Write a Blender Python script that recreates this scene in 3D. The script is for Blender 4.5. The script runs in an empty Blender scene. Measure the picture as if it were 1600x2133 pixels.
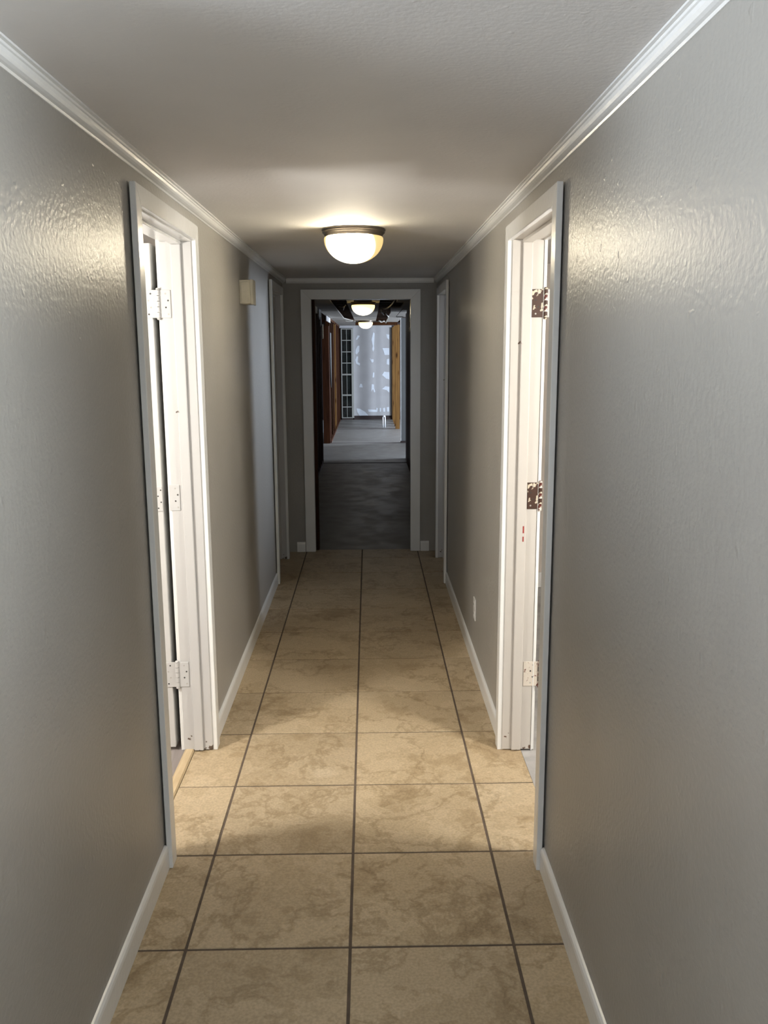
import bpy, bmesh, math, random
from mathutils import Vector, Matrix
random.seed(7)
C = bpy.context.scene.collection
S = bpy.context.scene

# ---------------------------------------------------------------- camera
F_PX, PITCH, YAW, ROLL, CAM_H = 1799.94, 0.186308, 0.0168136, -0.0050408, 1.6371
_cy, _sy, _cp, _sp = math.cos(YAW), math.sin(YAW), math.cos(PITCH), math.sin(PITCH)
_f = Vector((_sy*_cp, _cy*_cp, -_sp)); _r = Vector((_cy, -_sy, 0)); _u = _r.cross(_f)
_r2 = math.cos(ROLL)*_r + math.sin(ROLL)*_u; _u2 = -math.sin(ROLL)*_r + math.cos(ROLL)*_u
cd = bpy.data.cameras.new('camera'); cam = bpy.data.objects.new('camera', cd); C.objects.link(cam)
cd.sensor_fit = 'HORIZONTAL'; cd.sensor_width = 36.0; cd.lens = 36.0*F_PX/1600.0
cd.clip_start = .02; cd.clip_end = 100
M = Matrix((_r2, _u2, -_f)).transposed().to_4x4(); M.translation = Vector((0, 0, CAM_H))
cam.matrix_world = M
S.camera = cam

# ---------------------------------------------------------------- world, lights, exposure
w = bpy.data.worlds.new('night'); S.world = w; w.use_nodes = True
w.node_tree.nodes['Background'].inputs[0].default_value = (.55, .65, .8, 1)
w.node_tree.nodes['Background'].inputs[1].default_value = .004
S.view_settings.view_transform = 'Standard'; S.view_settings.look = 'None'
S.view_settings.exposure = 0.0; S.view_settings.gamma = 1.0; S.view_settings.use_curve_mapping = False

def area(name, loc, target, sx, sy, watts, col):
    l = bpy.data.lights.new(name, 'AREA'); l.shape = 'RECTANGLE'; l.size = sx; l.size_y = sy
    l.energy = watts; l.color = col
    o = bpy.data.objects.new(name, l); C.objects.link(o); o.location = loc
    o.rotation_euler = (Vector(target)-Vector(loc)).to_track_quat('-Z', 'Z').to_euler()
    return o
def lamp(name, loc, radius, watts, col):
    l = bpy.data.lights.new(name, 'POINT'); l.shadow_soft_size = radius; l.energy = watts; l.color = col
    o = bpy.data.objects.new(name, l); C.objects.link(o); o.location = loc
    return o
COOL = (.80, .88, 1.0)
WARM = (1.0, .97, .91)
# daylight through the window of the room the camera stands in front of (left and behind)
area('daylight_behind_left', (-2.3, -.1, 1.82), (.54, 2.0, 1.55), 1.2, .7, 140, (.82, .90, 1.0))
area('added_fill_behind_right', (2.2, -.2, 1.82), (-.66, 2.1, 1.5), 1.2, .7, 196, (.85, .93, 1.0))  # fill added from the right to brighten the left hall wall
lamp('added_foyer_fill', (-.06, -.60, .95), .13, 33, (.78, .88, 1.0))  # unseen cool fill added behind the camera to lift the near ceiling
# ceiling lamps of the two side rooms
lamp('room_lamp_left', (-1.67, 2.24, 1.70), .12, 110, WARM)
lamp('room_lamp_right', (1.55, 2.28, 1.70), .12, 104, WARM)
# daylight through the window of the second room on the right
_a = area('daylight_second_room', (3.0, 8.2, 2.04), (-.665, 5.6, 1.66), .9, .10, 15, (.74, .84, 1.0)); _a.data.spread = math.radians(40)
# daylight through the windows of the stripped rooms on the right
for k, (yy, e) in enumerate(((13.9, 330), (16.75, 560), (19.3, 75))):
    area('daylight_stripped_room_%d' % k, (3.9, yy, 1.5), (-.3, yy+(1.0 if yy > 19 else -.2), .6 if yy > 19 else .0), 1.5, 1.2, e, (.74, .84, 1.0))

area('added_far_panel', (1.45, 20.5, 1.45), (1.0, 10, 1.4), 1.3, 1.3, 6, (.72, .82, 1.0))  # unseen panel added for a cool sheen on the left hall wall
area('added_partition_panel', (1.27, 15.30, 1.45), (1.27, 10, 1.45), 1.2, 1.2, 3, (.72, .82, 1.0))  # no window here: glowing panel added to reflect in the left hall wall

# ---------------------------------------------------------------- material helpers
def new_mat(name):
    m = bpy.data.materials.new(name); m.use_nodes = True
    nt = m.node_tree; b = nt.nodes['Principled BSDF']
    return m, nt, b
def N(nt, t, **kw):
    n = nt.nodes.new(t)
    for k, v in kw.items():
        if k.startswith('i_'):
            key = k[2:]; key = int(key) if key.isdigit() else key.replace('_', ' ')
            n.inputs[key].default_value = v
        else: setattr(n, k, v)
    return n
def ramp(nt, stops, interp='LINEAR'):
    n = nt.nodes.new('ShaderNodeValToRGB'); cr = n.color_ramp; cr.interpolation = interp
    while len(cr.elements) < len(stops): cr.elements.new(.5)
    for e, (p, c) in zip(cr.elements, stops):
        e.position = p; e.color = (*c, 1) if len(c) == 3 else c
    return n
def L(nt, a, b): nt.links.new(a, b)
def coords(nt, per_object=False, scale=(1, 1, 1)):
    tc = N(nt, 'ShaderNodeTexCoord'); out = tc.outputs['Object']
    if per_object:
        oi = N(nt, 'ShaderNodeObjectInfo'); mul = N(nt, 'ShaderNodeMath', operation='MULTIPLY'); mul.inputs[1].default_value = 57.0
        L(nt, oi.outputs['Random'], mul.inputs[0])
        add = N(nt, 'ShaderNodeVectorMath', operation='ADD'); L(nt, out, add.inputs[0]); L(nt, mul.outputs[0], add.inputs[1]); out = add.outputs[0]
    mp = N(nt, 'ShaderNodeMapping'); mp.inputs['Scale'].default_value = scale; L(nt, out, mp.inputs[0])
    return mp.outputs[0]
def plain(name, col, rough=.5, bump=None, mottle=.06, mscale=4, metal=0, spec=.5, scale=(1, 1, 1), per_object=False):
    """one paint or plastic: colour with faint mottling and optional bump (scale, distance, detail)"""
    m, nt, b = new_mat(name); v = coords(nt, per_object, scale)
    n = N(nt, 'ShaderNodeTexNoise', i_Scale=mscale, i_Detail=4.0); L(nt, v, n.inputs['Vector'])
    lo = tuple(c*(1-mottle) for c in col); hi = tuple(min(1, c*(1+mottle)) for c in col)
    r = ramp(nt, [(.3, lo), (.7, hi)]); L(nt, n.outputs[0], r.inputs[0]); L(nt, r.outputs[0], b.inputs['Base Color'])
    b.inputs['Roughness'].default_value = rough; b.inputs['Metallic'].default_value = metal
    b.inputs['Specular IOR Level'].default_value = spec
    if bump:
        bn = N(nt, 'ShaderNodeTexNoise', i_Scale=bump[0], i_Detail=bump[2]); L(nt, v, bn.inputs['Vector'])
        bp = N(nt, 'ShaderNodeBump', i_Strength=1.0, i_Distance=bump[1]); L(nt, bn.outputs[0], bp.inputs['Height']); L(nt, bp.outputs[0], b.inputs['Normal'])
    return m

def wall_paint(name, col, rough, dist, spec=.5):
    """satin wall paint over orange-peel texture with a few raised blobs"""
    m, nt, b = new_mat(name); v = coords(nt)
    n = N(nt, 'ShaderNodeTexNoise', i_Scale=2.2, i_Detail=3.0); L(nt, v, n.inputs['Vector'])
    r = ramp(nt, [(.3, tuple(c*.96 for c in col)), (.7, tuple(c*1.04 for c in col))]); L(nt, n.outputs[0], r.inputs[0]); L(nt, r.outputs[0], b.inputs['Base Color'])
    b.inputs['Roughness'].default_value = rough; b.inputs['Specular IOR Level'].default_value = spec
    n1 = N(nt, 'ShaderNodeTexNoise', i_Scale=75.0, i_Detail=2.5); L(nt, v, n1.inputs['Vector'])
    n2 = N(nt, 'ShaderNodeTexNoise', i_Scale=34.0, i_Detail=2.0); L(nt, v, n2.inputs['Vector'])
    r2 = ramp(nt, [(.66, (0, 0, 0)), (.78, (1, 1, 1))]); L(nt, n2.outputs[0], r2.inputs[0])
    add = N(nt, 'ShaderNodeMath', operation='MULTIPLY_ADD'); add.inputs[1].default_value = .7
    L(nt, r2.outputs[0], add.inputs[0]); L(nt, n1.outputs[0], add.inputs[2])
    bp = N(nt, 'ShaderNodeBump', i_Strength=1.0, i_Distance=dist); L(nt, add.outputs[0], bp.inputs['Height']); L(nt, bp.outputs[0], b.inputs['Normal'])
    return m

def tile_mat():
    m, nt, b = new_mat('stone_look_tile'); v = coords(nt, True)
    wn = N(nt, 'ShaderNodeTexNoise', i_Scale=5.0, i_Detail=3.0); L(nt, v, wn.inputs['Vector'])
    wa = N(nt, 'ShaderNodeVectorMath', operation='MULTIPLY_ADD'); wa.inputs[1].default_value = (.07, .07, .07)
    L(nt, wn.outputs['Color'], wa.inputs[0]); L(nt, v, wa.inputs[2]); vv = wa.outputs[0]
    big = N(nt, 'ShaderNodeTexNoise', i_Scale=3.4, i_Detail=9.0, i_Roughness=.66, i_Distortion=.12); L(nt, vv, big.inputs['Vector'])
    r = ramp(nt, [(.28, (.32, .235, .14)), (.40, (.40, .305, .187)), (.440, (.47, .37, .24)), (.50, (.445, .347, .22)),
                  (.525, (.515, .41, .273)), (.62, (.48, .38, .247)), (.70, (.58, .475, .33))])
    L(nt, big.outputs[0], r.inputs[0])
    # thin darker veins along one level of a second noise
    vn = N(nt, 'ShaderNodeTexNoise', i_Scale=2.6, i_Detail=8.0, i_Roughness=.64, i_Distortion=.25); L(nt, vv, vn.inputs['Vector'])
    vr = ramp(nt, [(.475, (1, 1, 1)), (.497, (.70, .66, .60)), (.503, (.72, .68, .62)), (.525, (1, 1, 1))]); L(nt, vn.outputs[0], vr.inputs[0])
    mx = N(nt, 'ShaderNodeMix', data_type='RGBA', blend_type='MULTIPLY'); mx.inputs[0].default_value = .75
    L(nt, r.outputs[0], mx.inputs[6]); L(nt, vr.outputs[0], mx.inputs[7])
    gn = N(nt, 'ShaderNodeTexNoise', i_Scale=130.0, i_Detail=3.0); L(nt, v, gn.inputs['Vector'])
    gr = ramp(nt, [(.35, (.86, .86, .86)), (.65, (1.08, 1.08, 1.08))]); L(nt, gn.outputs[0], gr.inputs[0])
    m2 = N(nt, 'ShaderNodeMix', data_type='RGBA', blend_type='MULTIPLY'); m2.inputs[0].default_value = 1
    L(nt, mx.outputs[2], m2.inputs[6]); L(nt, gr.outputs[0], m2.inputs[7])
    oi = N(nt, 'ShaderNodeObjectInfo'); orr = ramp(nt, [(0, (.90, .89, .88)), (1, (1.08, 1.07, 1.05))]); L(nt, oi.outputs['Random'], orr.inputs[0])
    m3 = N(nt, 'ShaderNodeMix', data_type='RGBA', blend_type='MULTIPLY'); m3.inputs[0].default_value = 1
    L(nt, m2.outputs[2], m3.inputs[6]); L(nt, orr.outputs[0], m3.inputs[7]); L(nt, m3.outputs[2], b.inputs['Base Color'])
    b.inputs['Roughness'].default_value = .47; b.inputs['Specular IOR Level'].default_value = .35
    bp = N(nt, 'ShaderNodeBump', i_Strength=.5, i_Distance=.0015); L(nt, big.outputs[0], bp.inputs['Height']); L(nt, bp.outputs[0], b.inputs['Normal'])
    return m

def concrete_mat(name, lo, mid, hi, rough=(.30, .6), scale=1.3):
    m, nt, b = new_mat(name); v = coords(nt)
    n = N(nt, 'ShaderNodeTexNoise', i_Scale=scale, i_Detail=9.0, i_Roughness=.62, i_Distortion=.6); L(nt, v, n.inputs['Vector'])
    r = ramp(nt, [(.3, lo), (.5, mid), (.7, hi)]); L(nt, n.outputs[0], r.inputs[0]); L(nt, r.outputs[0], b.inputs['Base Color'])
    n2 = N(nt, 'ShaderNodeTexNoise', i_Scale=6.0, i_Detail=6.0); L(nt, v, n2.inputs['Vector'])
    rr = ramp(nt, [(.4, (rough[0],)*3), (.62, (rough[1],)*3)]); L(nt, n2.outputs[0], rr.inputs[0]); L(nt, rr.outputs[0], b.inputs['Roughness'])
    bp = N(nt, 'ShaderNodeBump', i_Strength=.5, i_Distance=.0008); L(nt, n2.outputs[0], bp.inputs['Height']); L(nt, bp.outputs[0], b.inputs['Normal'])
    return m

def wood_mat(name, lo, hi, rough=.6, stretch=(9, 9, .7), knots=0.0, per_object=True):
    m, nt, b = new_mat(name); v = coords(nt, per_object, stretch)
    n = N(nt, 'ShaderNodeTexNoise', i_Scale=2.6, i_Detail=7.0, i_Roughness=.6, i_Distortion=.7); L(nt, v, n.inputs['Vector'])
    r = ramp(nt, [(.32, lo), (.68, hi)]); L(nt, n.outputs[0], r.inputs[0]); col = r.outputs[0]
    if knots:
        kv = coords(nt, per_object, (12, 12, 3.6)); k = N(nt, 'ShaderNodeTexVoronoi', i_Scale=1.0); L(nt, kv, k.inputs['Vector'])
        kr = ramp(nt, [(.10, (.10, .06, .03)), (.17, (.5, .4, .3)), (.3, (1, 1, 1))]); L(nt, k.outputs['Distance'], kr.inputs[0])
        mx = N(nt, 'ShaderNodeMix', data_type='RGBA', blend_type='MULTIPLY'); mx.inputs[0].default_value = knots
        L(nt, col, mx.inputs[6]); L(nt, kr.outputs[0], mx.inputs[7]); col = mx.outputs[2]
    L(nt, col, b.inputs['Base Color']); b.inputs['Roughness'].default_value = rough; b.inputs['Specular IOR Level'].default_value = .12
    bp = N(nt, 'ShaderNodeBump', i_Strength=.4, i_Distance=.002); L(nt, n.outputs[0], bp.inputs['Height']); L(nt, bp.outputs[0], b.inputs['Normal'])
    return m

def chipped(name, paint, under, scale, lo, hi, zfade=None, rough=.4):
    """paint with chips that show what lies under it; zfade keeps the chips to the lowest part of the piece"""
    m, nt, b = new_mat(name); v = coords(nt)
    n = N(nt, 'ShaderNodeTexNoise', i_Scale=scale, i_Detail=5.0, i_Roughness=.55); L(nt, v, n.inputs['Vector'])
    val = n.outputs[0]
    if zfade:
        tc = N(nt, 'ShaderNodeTexCoord'); sp = N(nt, 'ShaderNodeSeparateXYZ'); L(nt, tc.outputs['Object'], sp.inputs[0])
        mr = N(nt, 'ShaderNodeMapRange'); mr.inputs[1].default_value = 0; mr.inputs[2].default_value = zfade
        mr.inputs[3].default_value = .16; mr.inputs[4].default_value = -.02; L(nt, sp.outputs[2], mr.inputs[0])
        ad = N(nt, 'ShaderNodeMath', operation='ADD'); L(nt, val, ad.inputs[0]); L(nt, mr.outputs[0], ad.inputs[1]); val = ad.outputs[0]
    r = ramp(nt, [(lo, paint), (hi, under)]); L(nt, val, r.inputs[0]); L(nt, r.outputs[0], b.inputs['Base Color'])
    b.inputs['Roughness'].default_value = rough
    bp = N(nt, 'ShaderNodeBump', i_Strength=.5, i_Distance=-.0008); L(nt, val, bp.inputs['Height']); L(nt, bp.outputs[0], b.inputs['Normal'])
    return m

GREIGE = (.36, .345, .315)
m_wall = wall_paint('greige_satin_wall_paint', GREIGE, .35, .0014, .25)
m_roomwall = wall_paint('room_wall_paint', (.62, .56, .50), .5, .001)
m_ceil = wall_paint('ceiling_paint', (.72, .70, .68), .75, .0007, .22)
m_trim = plain('white_trim_paint', (.82, .82, .80), .24, bump=(60, .0006, 2.0), mottle=.03)
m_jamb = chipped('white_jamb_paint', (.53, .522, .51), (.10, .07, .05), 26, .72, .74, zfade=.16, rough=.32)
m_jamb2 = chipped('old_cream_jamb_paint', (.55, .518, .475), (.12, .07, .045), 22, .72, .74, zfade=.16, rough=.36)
m_creamp = plain('old_cream_paint', (.70, .655, .59), .36, bump=(30, .0006, 2.0), mottle=.03)
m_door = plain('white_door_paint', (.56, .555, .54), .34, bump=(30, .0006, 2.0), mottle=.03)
m_tile = tile_mat()
m_grout = plain('brown_grout', (.115, .085, .062), .85, mottle=.2, mscale=30)
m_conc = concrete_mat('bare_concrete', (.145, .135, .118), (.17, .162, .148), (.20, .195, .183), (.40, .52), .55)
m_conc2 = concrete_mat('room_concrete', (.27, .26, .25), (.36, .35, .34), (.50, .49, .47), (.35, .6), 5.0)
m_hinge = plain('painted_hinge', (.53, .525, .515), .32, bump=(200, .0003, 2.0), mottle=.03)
m_rust = chipped('peeling_hinge', (.050, .020, .011), (.60, .53, .41), 24, .535, .555, rough=.45)
m_hinge2 = chipped('old_painted_hinge', (.66, .60, .52), (.16, .06, .04), 60, .60, .63, rough=.4)
m_screw = plain('screw_dark', (.03, .028, .025), .5)
m_screw2 = plain('screw_painted', (.42, .40, .37), .4)
m_red = plain('red_paint_chip', (.33, .025, .02), .5)
m_brass = plain('brushed_nickel_pan', (.21, .18, .15), .30, metal=.85, mottle=.05)
m_cream = plain('aged_cream_plastic', (.72, .70, .61), .34, mottle=.05, mscale=9)
m_creamdull = plain('aged_cream_side', (.60, .565, .46), .5, bump=(40, .001, 3.0), mottle=.14, mscale=14)
m_white_pl = plain('white_plastic', (.78, .77, .74), .3)
m_black = plain('flat_black', (.012, .011, .01), .8)
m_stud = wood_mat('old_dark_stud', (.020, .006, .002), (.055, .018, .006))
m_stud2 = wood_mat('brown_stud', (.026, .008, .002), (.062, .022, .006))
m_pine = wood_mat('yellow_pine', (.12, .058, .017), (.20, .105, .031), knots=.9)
m_joist = wood_mat('attic_joist', (.03, .018, .012), (.07, .04, .028), stretch=(9, .7, 9))
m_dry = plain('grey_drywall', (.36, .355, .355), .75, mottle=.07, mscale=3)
m_dry2 = plain('darkened_grey_drywall', (.10, .102, .10), .75, mottle=.07, mscale=3)  # drywall grey lowered in colour where daylight falls too bright
m_mud = plain('joint_compound', (.58, .62, .66), .7, mottle=.06, mscale=12)
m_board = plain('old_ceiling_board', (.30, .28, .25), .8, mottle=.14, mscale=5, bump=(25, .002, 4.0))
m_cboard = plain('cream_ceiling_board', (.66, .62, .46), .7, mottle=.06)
m_winframe = plain('white_window_frame', (.25, .25, .225), .4, mottle=.05)
m_plank = wood_mat('grey_wood_plank', (.20, .17, .16), (.36, .32, .30), .45, stretch=(9, .8, 9))
m_oak = wood_mat('pale_oak_strip', (.42, .31, .18), (.62, .49, .31), .45, stretch=(9, .7, 9))
m_cable = plain('pale_cable', (.66, .64, .58), .5)
m_pvc = plain('white_pvc', (.74, .77, .80), .35)
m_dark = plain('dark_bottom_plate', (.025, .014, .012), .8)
mg, ntg, bg = new_mat('window_glass')
bg.inputs['Base Color'].default_value = (.9, .95, .95, 1); bg.inputs['Roughness'].default_value = .03
bg.inputs['Transmission Weight'].default_value = 1; bg.inputs['IOR'].default_value = 1.45
m_glass = mg

# lit alabaster bowl: hottest by the bulb, amber towards the rim
mb, nb, bb = new_mat('lit_glass_bowl')
tc = N(nb, 'ShaderNodeTexCoord'); ds = N(nb, 'ShaderNodeVectorMath', operation='DISTANCE'); ds.inputs[1].default_value = (-.018, -.085, -.085)
L(nb, tc.outputs['Object'], ds.inputs[0])
mr = N(nb, 'ShaderNodeMapRange', interpolation_type='SMOOTHSTEP'); mr.inputs[1].default_value = .07; mr.inputs[2].default_value = .122
mr.inputs[3].default_value = 70.0; mr.inputs[4].default_value = .80; L(nb, ds.outputs['Value'], mr.inputs[0])
cr = ramp(nb, [(.0, (1.0, .88, .66)), (.6, (1.0, .85, .56)), (.9, (1.0, .72, .28))])
m01 = N(nb, 'ShaderNodeMapRange'); m01.inputs[1].default_value = .07; m01.inputs[2].default_value = .135; L(nb, ds.outputs['Value'], m01.inputs[0]); L(nb, m01.outputs[0], cr.inputs[0])
L(nb, cr.outputs[0], bb.inputs['Emission Color']); L(nb, mr.outputs[0], bb.inputs['Emission Strength'])
bb.inputs['Base Color'].default_value = (.75, .6, .35, 1); bb.inputs['Roughness'].default_value = .25
m_bowl = mb

m_bowl2 = mb.copy(); m_bowl2.name = 'lit_glass_bowl_weak_bulb'
for n_ in m_bowl2.node_tree.nodes:
    if n_.type == 'VECT_MATH': n_.inputs[1].default_value = (-.01, -.02, -.10)
    if n_.type == 'MAP_RANGE' and n_.inputs[3].default_value > 10: n_.inputs[3].default_value = 12.0; n_.inputs[4].default_value = 2.6

# ---------------------------------------------------------------- geometry helpers
def bm_new(): return bmesh.new()
def box(bm, x0, x1, y0, y1, z0, z1, bev=0.0, seg=1):
    vs = [bm.verts.new(p) for p in ((x0, y0, z0), (x1, y0, z0), (x1, y1, z0), (x0, y1, z0), (x0, y0, z1), (x1, y0, z1), (x1, y1, z1), (x0, y1, z1))]
    fs = [bm.faces.new([vs[i] for i in q]) for q in ((3, 2, 1, 0), (4, 5, 6, 7), (0, 1, 5, 4), (1, 2, 6, 5), (2, 3, 7, 6), (3, 0, 4, 7))]
    if bev:
        es = list({e for f in fs for e in f.edges})
        bmesh.ops.bevel(bm, geom=es, offset=bev, segments=seg, affect='EDGES', profile=.5)
    return bm
def prism(bm, axis, pts, a, b, bev=0.0, seg=1):
    """polygon pts in the two other axes (in x,y,z order), extruded along axis from a to b"""
    def P(p, t):
        q = list(p); q.insert(axis, t); return q
    va = [bm.verts.new(P(p, a)) for p in pts]; vb = [bm.verts.new(P(p, b)) for p in pts]; n = len(pts)
    fs = [bm.faces.new(va), bm.faces.new(vb[::-1])] + [bm.faces.new((va[i], vb[i], vb[(i+1) % n], va[(i+1) % n])) for i in range(n)]
    if bev: bmesh.ops.bevel(bm, geom=list({e for f in fs for e in f.edges}), offset=bev, segments=seg, affect='EDGES', profile=.5)
    return bm
def tube(bm, pts, r, n=8):
    rings = []; pts = [Vector(p) for p in pts]
    for i, p in enumerate(pts):
        d = (pts[min(i+1, len(pts)-1)]-pts[max(i-1, 0)]).normalized()
        a = d.cross(Vector((0, 0, 1))) if abs(d.z) < .95 else d.cross(Vector((1, 0, 0)))
        a.normalize(); b = d.cross(a)
        rings.append([bm.verts.new(p+a*r*math.cos(2*math.pi*k/n)+b*r*math.sin(2*math.pi*k/n)) for k in range(n)])
    for A, B in zip(rings, rings[1:]):
        for k in range(n): bm.faces.new((A[k], A[(k+1) % n], B[(k+1) % n], B[k]))
    bm.faces.new(rings[0][::-1]); bm.faces.new(rings[-1])
    return bm
def lathe(bm, prof, cx=0, cy=0, cz=0, n=48):
    rings = []
    for r, z in prof:
        if r < 1e-6: rings.append([bm.verts.new((cx, cy, cz+z))])
        else: rings.append([bm.verts.new((cx+r*math.cos(2*math.pi*k/n), cy+r*math.sin(2*math.pi*k/n), cz+z)) for k in range(n)])
    for A, B in zip(rings, rings[1:]):
        for k in range(n):
            if len(A) == 1 and len(B) > 1: bm.faces.new((A[0], B[(k+1) % n], B[k]))
            elif len(B) == 1 and len(A) > 1: bm.faces.new((A[k], A[(k+1) % n], B[0]))
            elif len(A) > 1: bm.faces.new((A[k], A[(k+1) % n], B[(k+1) % n], B[k]))
    return bm
WORLD = {}
def obj(name, bm, mat, parent=None, label=None, smooth=False, origin=None, **props):
    bmesh.ops.recalc_face_normals(bm, faces=bm.faces)
    me = bpy.data.meshes.new(name)
    lo = Vector([min(v.co[i] for v in bm.verts) for i in range(3)]); hi = Vector([max(v.co[i] for v in bm.verts) for i in range(3)])
    base = Vector(origin) if origin is not None else Vector(((lo.x+hi.x)/2, (lo.y+hi.y)/2, lo.z))
    bmesh.ops.translate(bm, verts=bm.verts, vec=-base)
    bm.to_mesh(me); bm.free(); me.materials.append(mat)
    if smooth: me.shade_smooth()
    o = bpy.data.objects.new(name, me); C.objects.link(o); WORLD[o.name] = base
    if parent is not None:
        o.parent = parent; o.location = base-WORLD[parent.name]
    else: o.location = base
    if label: o['label'] = label
    for k, v in props.items(): o[k] = v
    return o
def empty(name, loc, label=None, **props):
    o = bpy.data.objects.new(name, None); C.objects.link(o); o.location = loc; WORLD[o.name] = Vector(loc); o.empty_display_size = .1
    if label: o['label'] = label
    for k, v in props.items(): o[k] = v
    return o
def place_copy(src, parent, base):
    o = src.copy(); C.objects.link(o); o.parent = parent; WORLD[o.name] = Vector(base)
    o.location = Vector(base)-WORLD[parent.name]
    return o
def B(x0, x1, y0, y1, z0, z1, bev=0.0, seg=1): return box(bm_new(), x0, x1, y0, y1, z0, z1, bev, seg)
ST = dict(kind='structure')

# ---------------------------------------------------------------- large structure
XL, XR, ZC, Y0, YE, YE2 = -.665, .545, 2.180, -1.75, 6.95, 7.06
YL0, YR0 = 1.20, .90                       # the hall opens into a foyer behind these wall ends
XLo, XRo = -.775, .655                      # room side of the two hall walls
ZD = 2.036                                  # door opening height
D1 = (2.592, 3.362)                         # left doorway
D2 = (2.550, 3.330)                         # right doorway
D4 = (6.010, 6.690)                         # second left doorway
D5 = (5.990, 6.690)                         # second right doorway
DE = (-.447, .333)                          # end doorway (x)

def hall_wall(name, x0, x1, doors, label, y_start):
    root = bm_new(); y = y_start
    for a, b in doors:
        box(root, x0, x1, y, a-.018, 0, ZC); box(root, x0, x1, a-.018, b+.018, ZD+.018, ZC); y = b+.018
    box(root, x0, x1, y, YE2, 0, ZC)
    return obj(name, root, m_wall, label=label, **ST)
hall_wall('wall_left', XLo, XL, [D1, D4], 'greige satin hall wall with the door chime box', YL0)
hall_wall('wall_right', XR, XRo, [D2, D5], 'greige satin hall wall with the low power outlet', YR0)
bm = bm_new(); box(bm, XL, DE[0]-.018, YE, YE2, 0, ZC); box(bm, DE[1]+.018, XR, YE, YE2, 0, ZC); box(bm, DE[0]-.018, DE[1]+.018, YE, YE2, 2.036, ZC)
obj('wall_far', bm, m_wall, label='narrow greige wall around the open doorway at the end of the tiled hall', **ST)
obj('ceiling', B(XLo, XRo, Y0, YE2, ZC, ZC+.05), m_ceil, label='textured painted ceiling over the tiled hall', **ST)

# tiled floor: grout bed and single tiles
T, TX, TY = .457, -.0641, 2.1433
floor = obj('floor', B(-.735, .618, -2.2, 7.018, -.05, -.0026), m_grout, label='tiled hall floor with brown grout lines', **ST)
xs = [-.735, TX-T, TX, TX+T, .618]
for j in range(-8, 11):
    ya = TY+j*T; yb = min(ya+T, 7.02)
    if yb-ya < .05: continue
    for i in range(4):
        x0, x1 = xs[i], xs[i+1]
        indoor = lambda D: (ya > D[0]-.45 and yb < D[1]+.45)
        if i == 0 and not indoor(D1) and not indoor(D4): x0 = XL-.004
        if i == 3 and not indoor(D2) and not indoor(D5): x1 = XR+.004
        gx = .0042; gy = .0040+.0006*random.random()
        a = x0 if i == 0 else x0+gx; b = x1 if i == 3 else x1-gx
        obj('tile', B(a, b, ya+gy, yb-gy, -.010, random.uniform(-.0006, .0006), .0012), m_tile, floor)

# bare concrete beyond, side-room floors
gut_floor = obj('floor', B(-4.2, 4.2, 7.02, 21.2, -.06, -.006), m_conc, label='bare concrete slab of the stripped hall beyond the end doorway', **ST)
for yy in (12.62, 15.38, 18.12):
    bm = bm_new(); pts = [(-.66, yy)]
    n = 14
    up = [(-.72+1.36*k/n, yy-.030+random.uniform(-.012, .012)) for k in range(n+1)]; dn = [(-.72+1.36*k/n, yy+.035+random.uniform(-.015, .015)) for k in range(n, -1, -1)]
    prism(bm, 2, up+dn, -.006, -.0035)
    obj('sill_mark', bm, m_dark, gut_floor, label='dark sill line left on the slab')
rf = obj('floor', B(.620, 3.3, YR0+.09, 5.82, -.06, -.004), m_conc2, label='rough grey concrete floor of the room through the right doorway', **ST)
for k in range(26):
    x, y = random.uniform(.64, 1.3), random.uniform(2.6, 5.4); s = random.uniform(.006, .018)
    bm = bm_new(); m = 6
    prism(bm, 2, [(x+s*math.cos(6.283*q/m)*random.uniform(.6, 1.3), y+s*math.sin(6.283*q/m)*random.uniform(.6, 1.6)) for q in range(m)], -.004, -.0005)
    obj('mortar_crumb', bm, m_cream, rf)
lf = obj('floor', B(-3.3, -.775, YL0+.09, 5.82, -.06, -.012), m_dark, label='grey wood plank floor of the room through the left doorway', **ST)
k = 0
for xx in range(18):
    x1 = -.776-xx*.14; y = 1.3-random.random()*.8
    while y < 5.8:
        y1 = y+1.2
        if y1 > 1.4: obj('plank', B(x1-.1388, x1, max(y, 1.3), min(y1, 5.8)-.001, -.012, -.001, .0012), m_plank, lf)
        y = y1
obj('trim', prism(bm_new(), 1, [(-.776, -.004), (-.776, .004), (-.768, .0075), (-.742, .0075), (-.737, .001), (-.737, -.004)], D1[0]-.0, D1[1]+.0), m_oak, label='pale oak threshold strip between tile and grey planks', **ST)

# side-room shells
def room(name_side, xa, xb, ya, yb, mat, label, z1=ZC):
    bm = bm_new(); t = .09
    sgn = 1 if xb > xa else -1
    X0, X1 = min(xa, xb), max(xa, xb)
    box(bm, X0, X1, ya-t, ya, -.06, z1); box(bm, X0, X1, yb, yb+t, -.06, z1)
    if sgn > 0: box(bm, X1, X1+t, ya-t, yb+t, -.06, z1)
    else: box(bm, X0-t, X0, ya-t, yb+t, -.06, z1)
    return obj(name_side, bm, mat, label=label, **ST)
room('wall_right', XRo, 3.3, YR0+.09, 5.82, m_roomwall, 'pale warm walls of the room through the right doorway')
room('wall_left', XLo, -3.3, YL0+.09, 5.82, m_roomwall, 'pale walls of the room through the left doorway')
obj('ceiling', B(XRo, 3.39, YR0, 5.91, ZC, ZC+.05), m_ceil, label='ceiling of the room through the right doorway', **ST)
obj('ceiling', B(-3.39, XLo, YL0, 5.91, ZC, ZC+.05), m_ceil, label='ceiling of the room through the left doorway', **ST)
obj('baseboard_right', B(XRo+.001, 3.29, 5.806, 5.82, -.002, .105, .004, 2), m_trim, label='white baseboard on the far wall of the right room', **ST)
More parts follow.
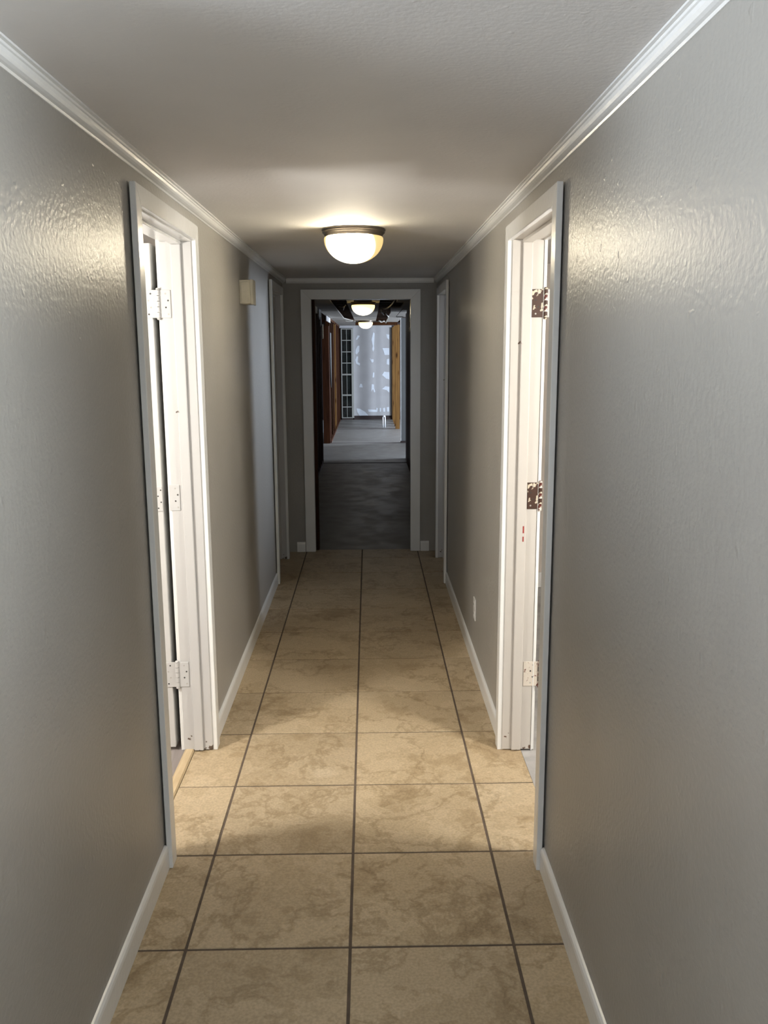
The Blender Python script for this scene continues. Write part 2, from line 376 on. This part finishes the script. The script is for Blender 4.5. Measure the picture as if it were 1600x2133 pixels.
# foyer the hall opens from, behind the camera
obj('ceiling', B(-3.0, XLo, -2.2, YL0, ZC, ZC+.05), m_ceil, label='ceiling of the foyer', **ST)
obj('ceiling', B(XRo, 3.0, -2.2, YR0, ZC, ZC+.05), m_ceil, label='ceiling of the foyer', **ST)
obj('floor', B(-3.0, -.737, -2.2, YL0, -.06, -.001), m_tile, label='floor of the foyer', **ST)
obj('floor', B(.620, 3.0, -2.2, YR0, -.06, -.001), m_tile, label='floor of the foyer', **ST)
obj('wall_back', B(-3.0, 3.0, -2.3, -2.2, -.06, ZC), m_wall, label='back wall of the foyer', **ST)
for sx, ya, yb, zt in ((-1, -2.2, YL0, 1.64), (1, -2.2, YR0, 1.58)):  # half walls added out of view to keep side light off the lower walls
    obj('wall_back', B(min(sx*1.0, sx*1.1), max(sx*1.0, sx*1.1), ya, yb, -.001, zt), m_wall, label='added half-height wall shading the lower hall walls', **ST)
# second rooms (only their shells)
bm = bm_new(); box(bm, XRo, 3.3, 9.6, 9.69, 0, ZC); box(bm, 3.95, 4.04, 5.92, 9.69, 0, .9); box(bm, 3.95, 4.04, 5.92, 9.69, 2.08, ZC); box(bm, 3.3, 3.95, 9.6, 9.69, 0, ZC)
obj('wall_right', bm, m_roomwall, label='walls of the second room on the right', **ST)
obj('ceiling', B(XRo, 4.04, 5.92, 9.69, ZC, ZC+.05), m_ceil, label='ceiling of the second room on the right', **ST)
obj('floor', B(.620, 4.04, 5.92, 7.018, -.06, -.004), m_conc2, label='floor of the second room on the right', **ST)
bm = bm_new(); box(bm, -3.3, XLo, 6.93, 7.02, -.06, ZC); box(bm, -3.39, -3.3, 5.92, 7.02, -.06, ZC)
obj('wall_left', bm, m_roomwall, label='walls of the second room on the left', **ST)
obj('floor', B(-3.39, -.738, 5.92, 7.018, -.06, -.004), m_conc2, label='floor of the second room on the left', **ST)
obj('ceiling', B(-3.39, XLo, 5.92, 7.02, ZC, ZC+.05), m_ceil, label='ceiling of the second room on the left', **ST)

# crown moulding, baseboards
CP = [(0, .0355), (.0035, .0355), (.006, .031), (.012, .029), (.0175, .0255), (.0215, .0195), (.0235, .0125), (.0265, .0105), (.0275, .006), (.034, .0045), (.034, 0), (0, 0)]
def crown(side, ya, yb, name, label):
    pts = [((XL+p) if side < 0 else (XR-p), ZC-d-.0004) for p, d in CP]
    return obj(name, prism(bm_new(), 1, pts, ya, yb), m_trim, label=label, **ST)
crown(-1, YL0, YE, 'trim_1', 'white crown moulding along the top of the wall with the chime box')
crown(1, YR0, YE, 'trim_2', 'white crown moulding along the top of the wall with the outlet')
obj('trim_3', prism(bm_new(), 0, [(YE-p*.9, ZC-d-.0004) for p, d in CP], XL+.03, XR-.03), m_trim, label='white crown moulding above the end doorway', **ST)
BP = [(0, 0), (.0125, 0), (.0125, .066), (.0105, .075), (.006, .081), (0, .083)]
def base_y(side, ya, yb, label):
    pts = [((XL+p) if side < 0 else (XR-p), z) for p, z in BP]
    return obj('baseboard_left' if side < 0 else 'baseboard_right', prism(bm_new(), 1, pts, ya, yb, .0006), m_trim, label=label, **ST)
base_y(-1, YL0, 2.530, 'white baseboard on the near stretch of wall before the left door')
base_y(-1, 3.424, 5.948, 'white baseboard below the chime box between the two left doorways')
base_y(1, YR0, 2.486, 'white baseboard on the near stretch of wall before the right doorway')
base_y(1, 3.392, 5.928, 'white baseboard below the outlet between the two right doorways')
for a, b, t in ((-.598, -.529, 'left'), (.415, .486, 'right')):
    obj('baseboard_far', prism(bm_new(), 0, [(YE-p, z) for p, z in BP], a, b, .0006), m_trim,
        label='short white baseboard between the end doorway and the %s side door casing' % t, **ST)

# ---------------------------------------------------------------- door frames
CW = .057
def side_door(name, side, D, label, zc=2.098, jm=m_jamb, rooms=True, cas_w=CW, stop=True, gap=.0055):
    """cased opening in a hall wall; side -1 left wall, +1 right wall"""
    wx = XL if side < 0 else XR; rx = XLo if side < 0 else XRo; s = -side          # s points into the hall
    d = empty(name, (wx, (D[0]+D[1])/2, 0), label, **ST)
    a, b = D; q = .005
    x0, x1 = wx+s*gap, wx+s*.0235
    pn = [(a-q-cas_w, 0), (a-q, 0), (a-q, zc-cas_w), (a-q-cas_w, zc)]
    pf = [(b+q, 0), (b+q+cas_w, 0), (b+q+cas_w, zc), (b+q, zc-cas_w)]
    ph = [(a-q-cas_w, zc), (a-q, zc-cas_w), (b+q, zc-cas_w), (b+q+cas_w, zc)]
    for p, nm in ((pn, 'casing'), (pf, 'casing'), (ph, 'head_casing')):
        cx, cy = sum(t[0] for t in p)/4, sum(t[1] for t in p)/4
        p2 = [(y+(.0006 if y < cy else -.0006)*0, z) for y, z in p]
        g = gap if p is not pf else .0
        obj(nm, prism(bm_new(), 0, p2, wx+s*g, x1, .0022, 2), m_trim, d)
        if rooms:
            obj(nm, prism(bm_new(), 0, p2, rx, rx-s*.017, .0022, 2), m_trim, d)
    jx0, jx1 = wx+s*.006, rx-s*.003
    X0, X1 = min(jx0, jx1), max(jx0, jx1)
    obj('jamb', B(X0, X1, a-.018, a, 0, ZD, .001), jm, d); jf = obj('jamb', B(X0, X1, b, b+.018, .004, ZD, .0015), jm, d)
    obj('head_jamb', B(X0, X1, a-.018, b+.018, ZD, ZD+.018, .001), m_trim if jm is m_jamb else m_creamp, d)
    if stop:
        sx0, sx1 = wx-s*.032, wx-s*.070
        A, Bx = min(sx0, sx1), max(sx0, sx1)
        obj('door_stop', B(A, Bx, a, a+.011, 0, ZD-.011, .0015), jm, d); obj('door_stop', B(A, Bx, b-.011, b, .004, ZD-.011, .0035, 2), jm, d)
        obj('door_stop', B(A, Bx, a, b, ZD-.011, ZD, .0015), m_trim if jm is m_jamb else m_creamp, d)
    return d
d1 = side_door('door_1', -1, D1, 'white door frame with its leaf folded right back into the left room')
d2 = side_door('door_2', 1, D2, 'cream door frame with rusty hinges and no leaf, right of the hall', zc=2.088, jm=m_jamb2)
d4 = side_door('door_4', -1, D4, 'white cased opening beside the end doorway, beyond the chime box', rooms=False)
d5 = side_door('door_5', 1, D5, 'white cased opening beside the end doorway, beyond the outlet', zc=2.09, rooms=False)
# end doorway
d3 = empty('door_3', (0, YE, 0), 'white cased open doorway at the end of the hall', **ST)
zc, W3, q = 2.096, .078, .0
a, b = DE
ys = (YE-.019, YE)
for p, nm in (([(a-W3, .002), (a, .002), (a, zc-W3+.003), (a-W3, zc)], 'casing'), ([(b, .002), (b+W3, .002), (b+W3, zc), (b, zc-W3+.003)], 'casing'),
              ([(a-W3, zc), (a, zc-W3+.003), (b, zc-W3+.003), (b+W3, zc)], 'head_casing')):
    obj(nm, prism(bm_new(), 1, p, *ys, .0022, 2), m_trim, d3)
obj('jamb', B(b+.001, b+.018, YE, YE2-.002, .002, 2.021, .001), m_trim, d3); obj('head_jamb', B(a, b+.018, YE, YE2-.002, 2.022, 2.036, .001), m_trim, d3)
obj('jamb', B(a-.017, a+.002, YE, YE+.05, .002, 2.021, .001), m_trim, d3)
obj('raw_stud', B(a-.001, a+.026, YE+.055, YE+.150, -.004, 2.18, .002), m_stud, d3, label='bare dark wood stud inside the doorway')

# hinges: plates lie on the far jamb and face the camera
def hinge(door, y, xk, z0, z1, dirx, mats, leaf_w=.047, jamb_leaf=True, free_leaf=True, knuckle=True, kr=.0075, screws=True, label=None, free_off=0.0):
    """dirx: sign of x from the knuckle towards the room"""
    h = obj('hinge', B(min(xk-dirx*.004, xk-dirx*leaf_w), max(xk-dirx*.004, xk-dirx*leaf_w), y-.0030, y+.0005, z0, z1, .0008), mats[0], door, label=label)
    if free_leaf:
        x0, x1 = xk+dirx*(.004+free_off), xk+dirx*leaf_w
        obj('hinge_leaf', B(min(x0, x1), max(x0, x1), y-.0030, y+.0005, z0, z1, .0008), mats[1], h)
    if knuckle:
        n = 5; hh = (z1-z0)/n
        for k in range(n):
            bm = bm_new(); lathe(bm, [(0, 0), (kr, .0006), (kr, hh-.0012), (0, hh-.0006)], xk, y-.004, z0+k*hh, 14)
            obj('knuckle', bm, mats[2] if k % 2 == 0 else mats[3], h, smooth=False)
        for zz, sg in ((z1, 1), (z0, -1)):
            bm = bm_new(); lathe(bm, [(0, 0), (kr*.9, 0), (kr*1.05, sg*.003), (kr*.7, sg*.007), (0, sg*.008)], xk, y-.004, zz, 14)
            obj('pin_cap', bm, mats[2], h)
    if screws:
        for sgn, on in ((-1, jamb_leaf), (1, free_leaf)):
            if not on: continue
            for k in range(4):
                zz = z0+(z1-z0)*(.13+.245*k); xx = xk+dirx*sgn*(.028 if k % 2 else .037)
                bm = bm_new(); cyl = [(xx+.0034*math.cos(6.283*i/8), zz+.0034*math.sin(6.283*i/8)) for i in range(8)]
                prism(bm, 1, cyl, y-.0036, y-.0025)
                obj('screw', bm, m_screw if (k*3+sgn) % 4 in (1, 2) else m_screw2, h)
    return h
yj = D1[1]
H4 = (m_hinge,)*4
hinge(d1, yj, -.790, 1.757, 1.860, -1, H4)
hinge(d1, yj, -.790, .282, .388, -1, H4)
h = hinge(d1, yj, -.790, 1.016, 1.118, -1, H4, leaf_w=.046, free_leaf=False, knuckle=False)
h2 = obj('hinge_leaf', B(-.840, -.8135, yj-.003, yj+.0005, 1.014, 1.112, .0008), m_hinge, h)
for k in range(4):
    zz = 1.026+.024*k; xx = -.830+(.011 if k % 2 else 0)
    obj('screw', prism(bm_new(), 1, [(xx+.003*math.cos(6.283*i/8), zz+.003*math.sin(6.283*i/8)) for i in range(8)], yj-.0036, yj-.0025), m_screw, h)
# leaf swung back against the room side of the wall
leaf = obj('door_leaf', B(-.852, -.813, yj+.001, yj+.765, .016, 2.030, .002), m_door, d1)
for zz0, zz1 in ((.22, .92), (1.08, 1.88)):
    for yy0, yy1 in ((yj+.11, yj+.35), (yj+.42, yj+.66)):
        obj('raised_panel', B(-.856, -.846, yy0, yy1, zz0, zz1, .004), m_door, leaf)
# right frame: two peeling hinges and one painted over
yk = D2[1]
RU = (m_rust, m_hinge2, m_rust, m_rust)
m_kn = chipped('chipped_knuckle', (.10, .02, .015), (.70, .64, .56), 45, .48, .52)
hinge(d2, yk, .668, 1.752, 1.855, 1, (m_rust, m_hinge, m_rust, m_kn), label='peeling dark brown hinge with a pale free leaf', leaf_w=.052)
hinge(d2, yk, .668, 1.017, 1.122, 1, (m_rust, m_hinge2, m_kn, m_rust), free_leaf=False, label='peeling dark brown hinge without its second leaf', leaf_w=.050)
hinge(d2, yk, .686, .282, .386, 1, (m_hinge2, m_hinge, m_kn, m_screw), leaf_w=.066, label='hinge painted over with cream paint')
for z0, z1, xw in ((.922, .950, .0045), (.888, .908, .004)):
    obj('paint_chip', B(.602, .602+xw, yk-.0124, yk-.0108, z0, z1), m_red, d2, label='red paint showing through')
# slender edge strip where the room wall meets the jamb
obj('jamb_edge', B(.6585, .6625, D2[1]-.004, D2[1]+.012, .0, ZD, .001), m_trim, d2)

# ---------------------------------------------------------------- stripped hall beyond the end doorway
# right side: wall stubs between openings
wr = empty('wall_right', (.6, 13, 0), 'stripped wall stubs along the open side of the bare hall', **ST)
obj('wall_stub', B(.549, .655, 7.07, 12.60, -.004, ZC), m_stud, wr)
obj('light_stop_partition', B(.66, 4.2, 12.52, 12.60, -.004, 2.6), m_dry, wr)  # cross wall added to hold the window light back from the nearer slab
obj('wall_stub', B(.557, .66, 12.66, 13.15, -.004, 2.15), m_dry, wr)
obj('stub_end', B(.553, .664, 12.62, 12.655, -.004, 2.15, .002), m_stud, wr)
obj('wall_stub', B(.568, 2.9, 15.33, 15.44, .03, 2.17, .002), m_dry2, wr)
obj('bottom_plate', B(.562, 2.9, 15.335, 15.435, -.006, .028), m_dark, wr)
obj('corner_bead', B(.560, .5675, 15.325, 15.445, .03, 2.17, .002), m_trim, wr)
obj('pine_post', B(.552, .641, 18.07, 18.11, -.006, 2.13, .002), m_pine, wr, label='yellow pine post with dark knots')
for k, yy in enumerate((18.115, 18.72, 19.33, 19.94, 20.55)):
    obj('stud', B(.552, .641, yy, yy+.038, -.006, 2.13, .002), m_pine, wr)
obj('pine_header', B(-.26, .60, 18.02, 18.07, 2.118, 2.178, .002), m_stud2, wr)
for z0, z1 in ((1.985, 2.085), (1.86, 1.915)):
    obj('drywall_scrap', B(.534, .5485, 11.30, 11.62, z0, z1, .003), m_cboard, wr, label='pale drywall scrap near the ceiling')
# left side: open studs
wl = empty('wall_left', (-.7, 13, 0), 'open dark stud wall of the bare hall', **ST)
ST1 = [8.3, 8.7, 9.1, 9.5, 9.9, 10.3, 10.7, 11.09, 11.48, 11.86, 12.24, 12.595]
ST2 = [15.80, 16.2, 16.6, 17.0, 17.4, 17.8]
ST3 = [18.20, 18.56, 18.95, 19.34, 19.73, 20.12, 20.46]
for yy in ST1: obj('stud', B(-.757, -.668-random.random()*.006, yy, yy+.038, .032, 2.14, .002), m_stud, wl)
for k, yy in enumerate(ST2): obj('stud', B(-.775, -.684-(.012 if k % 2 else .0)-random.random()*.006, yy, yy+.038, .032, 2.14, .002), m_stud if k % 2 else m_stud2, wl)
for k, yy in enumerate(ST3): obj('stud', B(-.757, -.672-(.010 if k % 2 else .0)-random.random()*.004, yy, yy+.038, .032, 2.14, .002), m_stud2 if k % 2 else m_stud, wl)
obj('stud', B(-.745, -.671, 18.06, 18.10, -.004, 2.14, .002), m_pine, wl, label='stud in pale pine standing for a lamp-lit edge')  # pale wood colour paints the edge that the far lamp catches
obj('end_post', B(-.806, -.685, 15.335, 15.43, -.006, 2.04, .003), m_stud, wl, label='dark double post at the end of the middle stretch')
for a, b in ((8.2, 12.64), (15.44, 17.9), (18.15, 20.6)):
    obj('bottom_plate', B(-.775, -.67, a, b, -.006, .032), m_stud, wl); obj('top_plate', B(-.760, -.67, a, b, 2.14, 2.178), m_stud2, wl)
def scrap(y0, y1, z0, z1, name='drywall_scrap', x=-.664, t=.012, jag=.02, mat=None, n=7):
    lowr = [(y0+(y1-y0)*k/n, z0+random.uniform(-jag, jag)) for k in range(n+1)]
    upr = [(y0+(y1-y0)*k/n, z1) for k in range(n, -1, -1)]
    return obj(name, prism(bm_new(), 0, lowr+upr, x-t, x), mat or m_cboard, wl, label='pale ragged drywall scrap left on the studs')
scrap(11.05, 11.62, 2.098, 2.178, jag=.004); scrap(11.95, 12.5, 2.06, 2.178, jag=.03, mat=m_dry); scrap(12.4, 12.62, 1.98, 2.15, jag=.03, mat=m_dry)
scrap(14.15, 15.54, 2.09, 2.170, jag=.006, mat=m_dry); scrap(12.95, 13.0, 1.80, 2.0)
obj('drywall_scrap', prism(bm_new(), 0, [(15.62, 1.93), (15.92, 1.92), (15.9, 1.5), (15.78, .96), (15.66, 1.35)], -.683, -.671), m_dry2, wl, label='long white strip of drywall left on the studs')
obj('drywall_sheet', B(-1.02, -.885, 17.1, 17.115, .02, .26), m_mud, wl, label='pale sheet standing behind the studs')
# sloped grey boards above the window
# far wall
wf = empty('wall_far', (0, 20.62, 0), 'patched grey drywall at the far end of the bare hall', **ST)
YF = 20.62
obj('drywall_panel', B(-.349, .545, YF, YF+.013, .085, 2.215), m_dry, wf)
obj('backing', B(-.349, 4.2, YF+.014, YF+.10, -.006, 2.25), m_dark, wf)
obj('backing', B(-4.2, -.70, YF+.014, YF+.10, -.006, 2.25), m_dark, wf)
obj('drywall_panel', B(-.72, -.352, YF-.006, YF+.012, 2.125, 2.235), m_dry, wf)
obj('window_post', B(-.378, -.350, YF-.02, YF+.09, -.006, 2.124, .002), m_winframe, wf)
obj('window_post', B(-.72, -.640, YF-.02, YF+.09, -.006, 2.124, .002), m_stud, wf)
obj('bottom_plate', B(-.72, .545, YF-.02, YF+.10, -.006, .034), m_dark, wf)
def patch(pts, d=.004):
    obj('compound_patch', prism(bm_new(), 1, pts, YF-d, YF+.001), m_mud, wf)
def px(u, v):                                # u,v in the 1600-wide crop of the wall (photo 700..880 x 670..880), 8.889 px per px
    U, V = 700+u/8.889, 670+v/8.889
    # panel spans photo x 736..811 -> X -.349..0.49 and y 676..866 -> Z 2.204...08
    return (-.349+(U-736)*.839/75.0, 2.204-(V-676)*2.124/190.0)
for poly in ([(400, 440), (430, 440), (425, 540), (380, 600), (355, 580), (360, 510)],
             [(380, 630), (405, 640), (395, 740), (440, 765), (430, 805), (370, 770), (350, 700)],
             [(620, 665), (645, 690), (690, 690), (690, 740), (660, 750), (640, 710)],
             [(690, 195), (715, 215), (700, 440), (705, 500), (685, 550), (665, 500), (680, 450), (655, 330), (670, 270)],
             [(860, 485), (985, 485), (985, 610), (900, 610), (880, 540)],
             [(680, 930), (705, 935), (700, 1025), (670, 1025)],
             [(850, 980), (890, 920), (985, 930), (985, 1060), (930, 1050)],
             [(415, 1205), (440, 1140), (470, 1145), (485, 1210)],
             [(655, 1150), (695, 1155), (700, 1230), (720, 1290), (700, 1305), (680, 1240), (645, 1290), (650, 1210)],
             [(850, 1240), (910, 1190), (985, 1200), (985, 1310), (930, 1260)],
             [(365, 1600), (430, 1610), (530, 1670), (585, 1735), (420, 1738), (380, 1670)],
             [(580, 1620), (735, 1630), (740, 1590), (765, 1600), (755, 1670), (590, 1665)],
             [(800, 1595), (825, 1595), (825, 1665), (800, 1665)], [(865, 1600), (900, 1590), (905, 1665), (870, 1668)], [(935, 1580), (978, 1580), (978, 1665), (940, 1665)],
             [(930, 230), (985, 240), (985, 330), (945, 300)], [(940, 690), (985, 680), (985, 795), (935, 780)], [(400, 250), (440, 260), (390, 330), (360, 330)]):
    patch([px(*p) for p in poly])
# small-paned window
wn = empty('window_1', (-.512, YF-.02, 0), 'tall narrow white window of small dark panes at the far end of the bare hall', **ST)
ZB = [2.10, 1.842, 1.578, 1.320, 1.053, .573, .294, .045]
XA, XM, XB = -.632, -.511, -.390
yw0, yw1 = YF-.045, YF-.005
obj('window_frame', B(XA-.012, XA+.012, yw0, yw1, .03, 2.115, .002), m_winframe, wn); obj('window_frame', B(XB-.012, XB+.012, yw0, yw1, .03, 2.115, .002), m_winframe, wn)
obj('window_frame', B(XA+.012, XB-.012, yw0, yw1, 2.093, 2.115, .002), m_winframe, wn); obj('window_frame', B(XA+.012, XB-.012, yw0, yw1, .03, .050, .002), m_winframe, wn)
for i, z in enumerate(ZB[1:-1]):
    t = .017 if i in (3, 4) else .010
    obj('muntin', B(XA+.012, XB-.012, yw0+.006, yw1-.006, z-t, z+t), m_winframe, wn)
for i in range(7):
    zt, zb = ZB[i]-(.010 if i else .0), ZB[i+1]+.010
    obj('muntin', B(XM-.005, XM+.005, yw0+.008, yw1-.008, zb-.004, zt+.004), m_winframe, wn)
    for xa, xb in ((XA+.010, XM-.004), (XM+.004, XB-.010)):
        obj('pane', B(xa, xb, yw0+.018, yw0+.022, zb-.006, zt+.006), m_glass, wn)
obj('black_back_plate', B(-.639, -.379, YF+.0, YF+.02, .0, 2.12), m_black, wn)  # flat black plate stands in for the darkness behind the panes

# outer shell of the stripped rooms
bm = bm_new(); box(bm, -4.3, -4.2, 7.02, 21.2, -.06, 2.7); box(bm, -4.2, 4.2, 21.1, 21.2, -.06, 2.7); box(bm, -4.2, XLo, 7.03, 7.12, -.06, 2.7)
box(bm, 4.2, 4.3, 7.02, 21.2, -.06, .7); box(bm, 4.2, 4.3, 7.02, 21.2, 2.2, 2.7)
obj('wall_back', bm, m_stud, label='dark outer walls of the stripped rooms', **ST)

# ceiling of the bare hall: boards with open gaps, joists above
gc = empty('ceiling', (0, 13, ZC), 'broken ceiling of old boards over the bare hall', **ST)
def cpoly(pts, name, mat, z0=ZC, z1=ZC+.016, label=None): return obj(name, prism(bm_new(), 2, pts, z0, z1), mat, gc, label=label)
for a, b in ((7.07, 9.2), (9.2, 11.3), (11.31, 13.4), (13.41, 15.9)):
    cpoly([(-.70, a), (-.43+random.uniform(-.006, .006), a), (-.435, b-.006), (-.70, b-.006)], 'ceiling_board', m_board)
cpoly([(-.70, 15.9), (-.44, 15.9), (-.34, 16.9), (-.26, 17.0), (-.26, 18.05), (-.70, 18.05)], 'ceiling_board', m_board)
cpoly([(-.70, 18.06), (.60, 18.06), (.60, 20.6), (-.70, 20.6)], 'ceiling_board', m_board)
cpoly([(-.245, 7.07), (-.165, 7.07), (-.165, 10.58), (-.245, 10.58)], 'ceiling_board', m_cboard, label='cream board beside the lamp')  # paler colour than the boards beyond
cpoly([(.045, 7.07), (.135, 7.07), (.135, 10.58), (.045, 10.58)], 'ceiling_board', m_cboard, label='cream board beside the lamp')
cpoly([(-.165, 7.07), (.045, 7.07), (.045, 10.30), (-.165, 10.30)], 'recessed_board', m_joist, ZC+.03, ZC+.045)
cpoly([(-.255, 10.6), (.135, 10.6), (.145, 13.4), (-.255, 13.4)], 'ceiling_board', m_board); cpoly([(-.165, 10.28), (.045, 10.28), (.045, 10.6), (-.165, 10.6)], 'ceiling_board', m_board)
cpoly([(-.255, 13.41), (.145, 13.41), (.15, 17.25), (-.26, 17.25)], 'ceiling_board', m_board)
cpoly([(.335, 7.07), (.60, 7.07), (.60, 10.55), (.40, 10.55), (.335, 10.5)], 'ceiling_board', m_board)
cpoly([(.435, 10.55), (.60, 10.55), (.60, 11.9), (.435, 11.9)], 'ceiling_board', m_board)
cpoly([(.30, 11.92), (.47, 11.92), (.47, 15.0), (.34, 15.0), (.345, 13.5)], 'ceiling_board', m_board)
cpoly([(.48, 11.92), (.66, 11.92), (.66, 15.3), (.48, 15.3)], 'ceiling_board', m_board)
cpoly([(.34, 15.01), (.60, 15.01), (.60, 18.0), (.35, 18.0), (.352, 16.5)], 'ceiling_board', m_board)
for k in range(26):
    yy = 7.3+.42*k
    if yy < 18.0: obj('joist', B(-.9, .9, yy, yy+.038, ZC+.05, ZC+.20), m_joist, gc)
bm = bm_new(); box(bm, -4.2, 4.2, 7.08, 21.2, 2.66, 2.70)
obj('roof_boards', bm, m_joist, label='dark roof boards above the broken ceiling', **ST)

# hanging cables (things hanging in the gap of the broken ceiling)
def cable(pts, r, label, grp=None):
    o = obj('cable', tube(bm_new(), pts, r, 6), m_cable, smooth=True, label=label, category='cable')
    if grp: o['group'] = grp
    return o
G = 'cables hanging in the broken ceiling'
def arc(p, q, sag, n=10):
    p, q = Vector(p), Vector(q)
    return [p.lerp(q, t/n)+Vector((0, 0, -sag*4*(t/n)*(1-t/n))) for t in range(n+1)]
cable(arc((.30, 9.95, 2.173), (.175, 11.55, 2.163), .04), .008, 'pale cable looping across the gap nearest the end doorway', G)
cable([(.17, 11.5, 2.138), (.185, 12.0, 2.128), (.225, 12.6, 2.118), (.25, 12.2, 2.148)], .009, 'kinked pale cable stub below the looping cable', G)
cable([(.23, 12.3, 2.158), (.27, 12.9, 2.128), (.315, 13.6, 2.123), (.305, 14.4, 2.098), (.31, 15.5, 2.088), (.29, 16.2, 2.138)], .007, 'pale cable running along the edge of the gap', G)
cable([(.19, 15.6, 2.128), (.235, 15.7, 2.113), (.29, 15.7, 2.128)], .016, 'short thick pale cable at the far end of the gap', G)
cable([(-.36, 10.9, 2.148), (-.31, 10.75, 2.138), (-.285, 10.6, 2.138)], .006, 'thin pale wire in the gap beside the cream boards', G)
cable([(-.32, 11.5, 2.138), (-.30, 11.1, 2.158), (-.275, 10.9, 2.168)], .007, 'short slanting pale wire in the gap beside the cream boards', G)
cable(arc((-.40, 15.4, 2.128), (-.27, 15.4, 2.128), .012), .009, 'pale wire drooping at the far end of the gap above the dark studs', G)

# ---------------------------------------------------------------- ceiling lights
def ceiling_light(loc, label):
    o = empty('ceiling_light', loc, label, category='ceiling light', group='bowl lights along the ceiling')
    return o
LP = [(0, 0), (.1455, 0), (.1475, -.0025), (.1475, -.006), (.144, -.0085), (.1425, -.0105), (.1445, -.013), (.1445, -.0165), (.140, -.0195), (.136, -.025), (.1335, -.031), (.1325, -.036), (.1300, -.0365), (.128, -.030), (0, -.020)]
BPf = [(.1285, -.030), (.1345, -.036), (.1365, -.040)]
BPf += [(.1370*math.cos(t), -.044-.108*math.sin(t)) for t in [k*math.pi/2/16 for k in range(16)]] + [(0, -.152)]
lights = [((-.064, 4.160, ZC), 'lit bowl light on the hall ceiling above the tiles'),
          ((-.057, 10.42, ZC), 'lit bowl light between the cream boards of the broken ceiling'),
          ((-.050, 17.10, ZC), 'lit bowl light before the patched grey drywall, farthest of the three')]
pan0 = bowl0 = None
for (loc, lab) in lights:
    o = ceiling_light(loc, lab)
    if pan0 is None:
        bm = bm_new(); lathe(bm, LP, *loc, 64); pan0 = obj('pan', bm, m_brass, o, smooth=True, origin=loc, label='bronze metal pan')
        bm = bm_new(); lathe(bm, BPf, *loc, 64); bowl0 = obj('glass_bowl', bm, m_bowl, o, smooth=True, origin=loc, label='glowing alabaster glass bowl')
    else:
        place_copy(pan0, o, loc); c = place_copy(bowl0, o, loc)
        c.material_slots[0].link = 'OBJECT'; c.material_slots[0].material = m_bowl2

# ---------------------------------------------------------------- door chime, outlet, pipe
ch = empty('door_chime', (XL, 4.69, 1.87), 'cream plastic door chime box high on the hall wall', category='door chime')
obj('body', B(XL, -.606, 4.612, 4.762, 1.872, 1.992, .004, 2), m_creamdull, ch)
obj('cover', prism(bm_new(), 2, [(-.6065, 4.608), (-.600, 4.622), (-.596, 4.64), (-.596, 4.735), (-.600, 4.755), (-.6065, 4.768)], 1.869, 1.995, .0012), m_cream, ch, label='lighter curved front cover')
obj('grille', B(-.655, -.612, 4.609, 4.6125, 1.882, 1.982, .001), m_creamdull, ch, label='dull side grille')
ou = empty('power_outlet', (XR, 4.325, .248), 'white power outlet low on the hall wall', category='outlet')
obj('cover_plate', B(XR-.0055, XR, 4.290, 4.360, .248, .363, .002, 2), m_white_pl, ou)
for zz in (.281, .330):
    r = obj('receptacle', B(XR-.0075, XR-.005, 4.308, 4.342, zz-.014, zz+.014, .001), m_white_pl, ou)
    for yy in (4.319, 4.331): obj('slot', B(XR-.0079, XR-.0070, yy-.001, yy+.001, zz-.005, zz+.006), m_black, r)
pp = empty('floor_pipe', (.32, 18.48, -.006), 'white plastic pipe loop standing on the bare slab before the far wall', category='pipe')
for xx in (.297, .343):
    obj('pipe_leg', tube(bm_new(), [(xx, 18.48, -.006), (xx, 18.48, .225)], .0125, 12), m_pvc, pp, smooth=True)
obj('pipe_cap', tube(bm_new(), [(.290, 18.48, .228), (.350, 18.48, .228)], .0165, 12), m_pvc, pp, smooth=True)
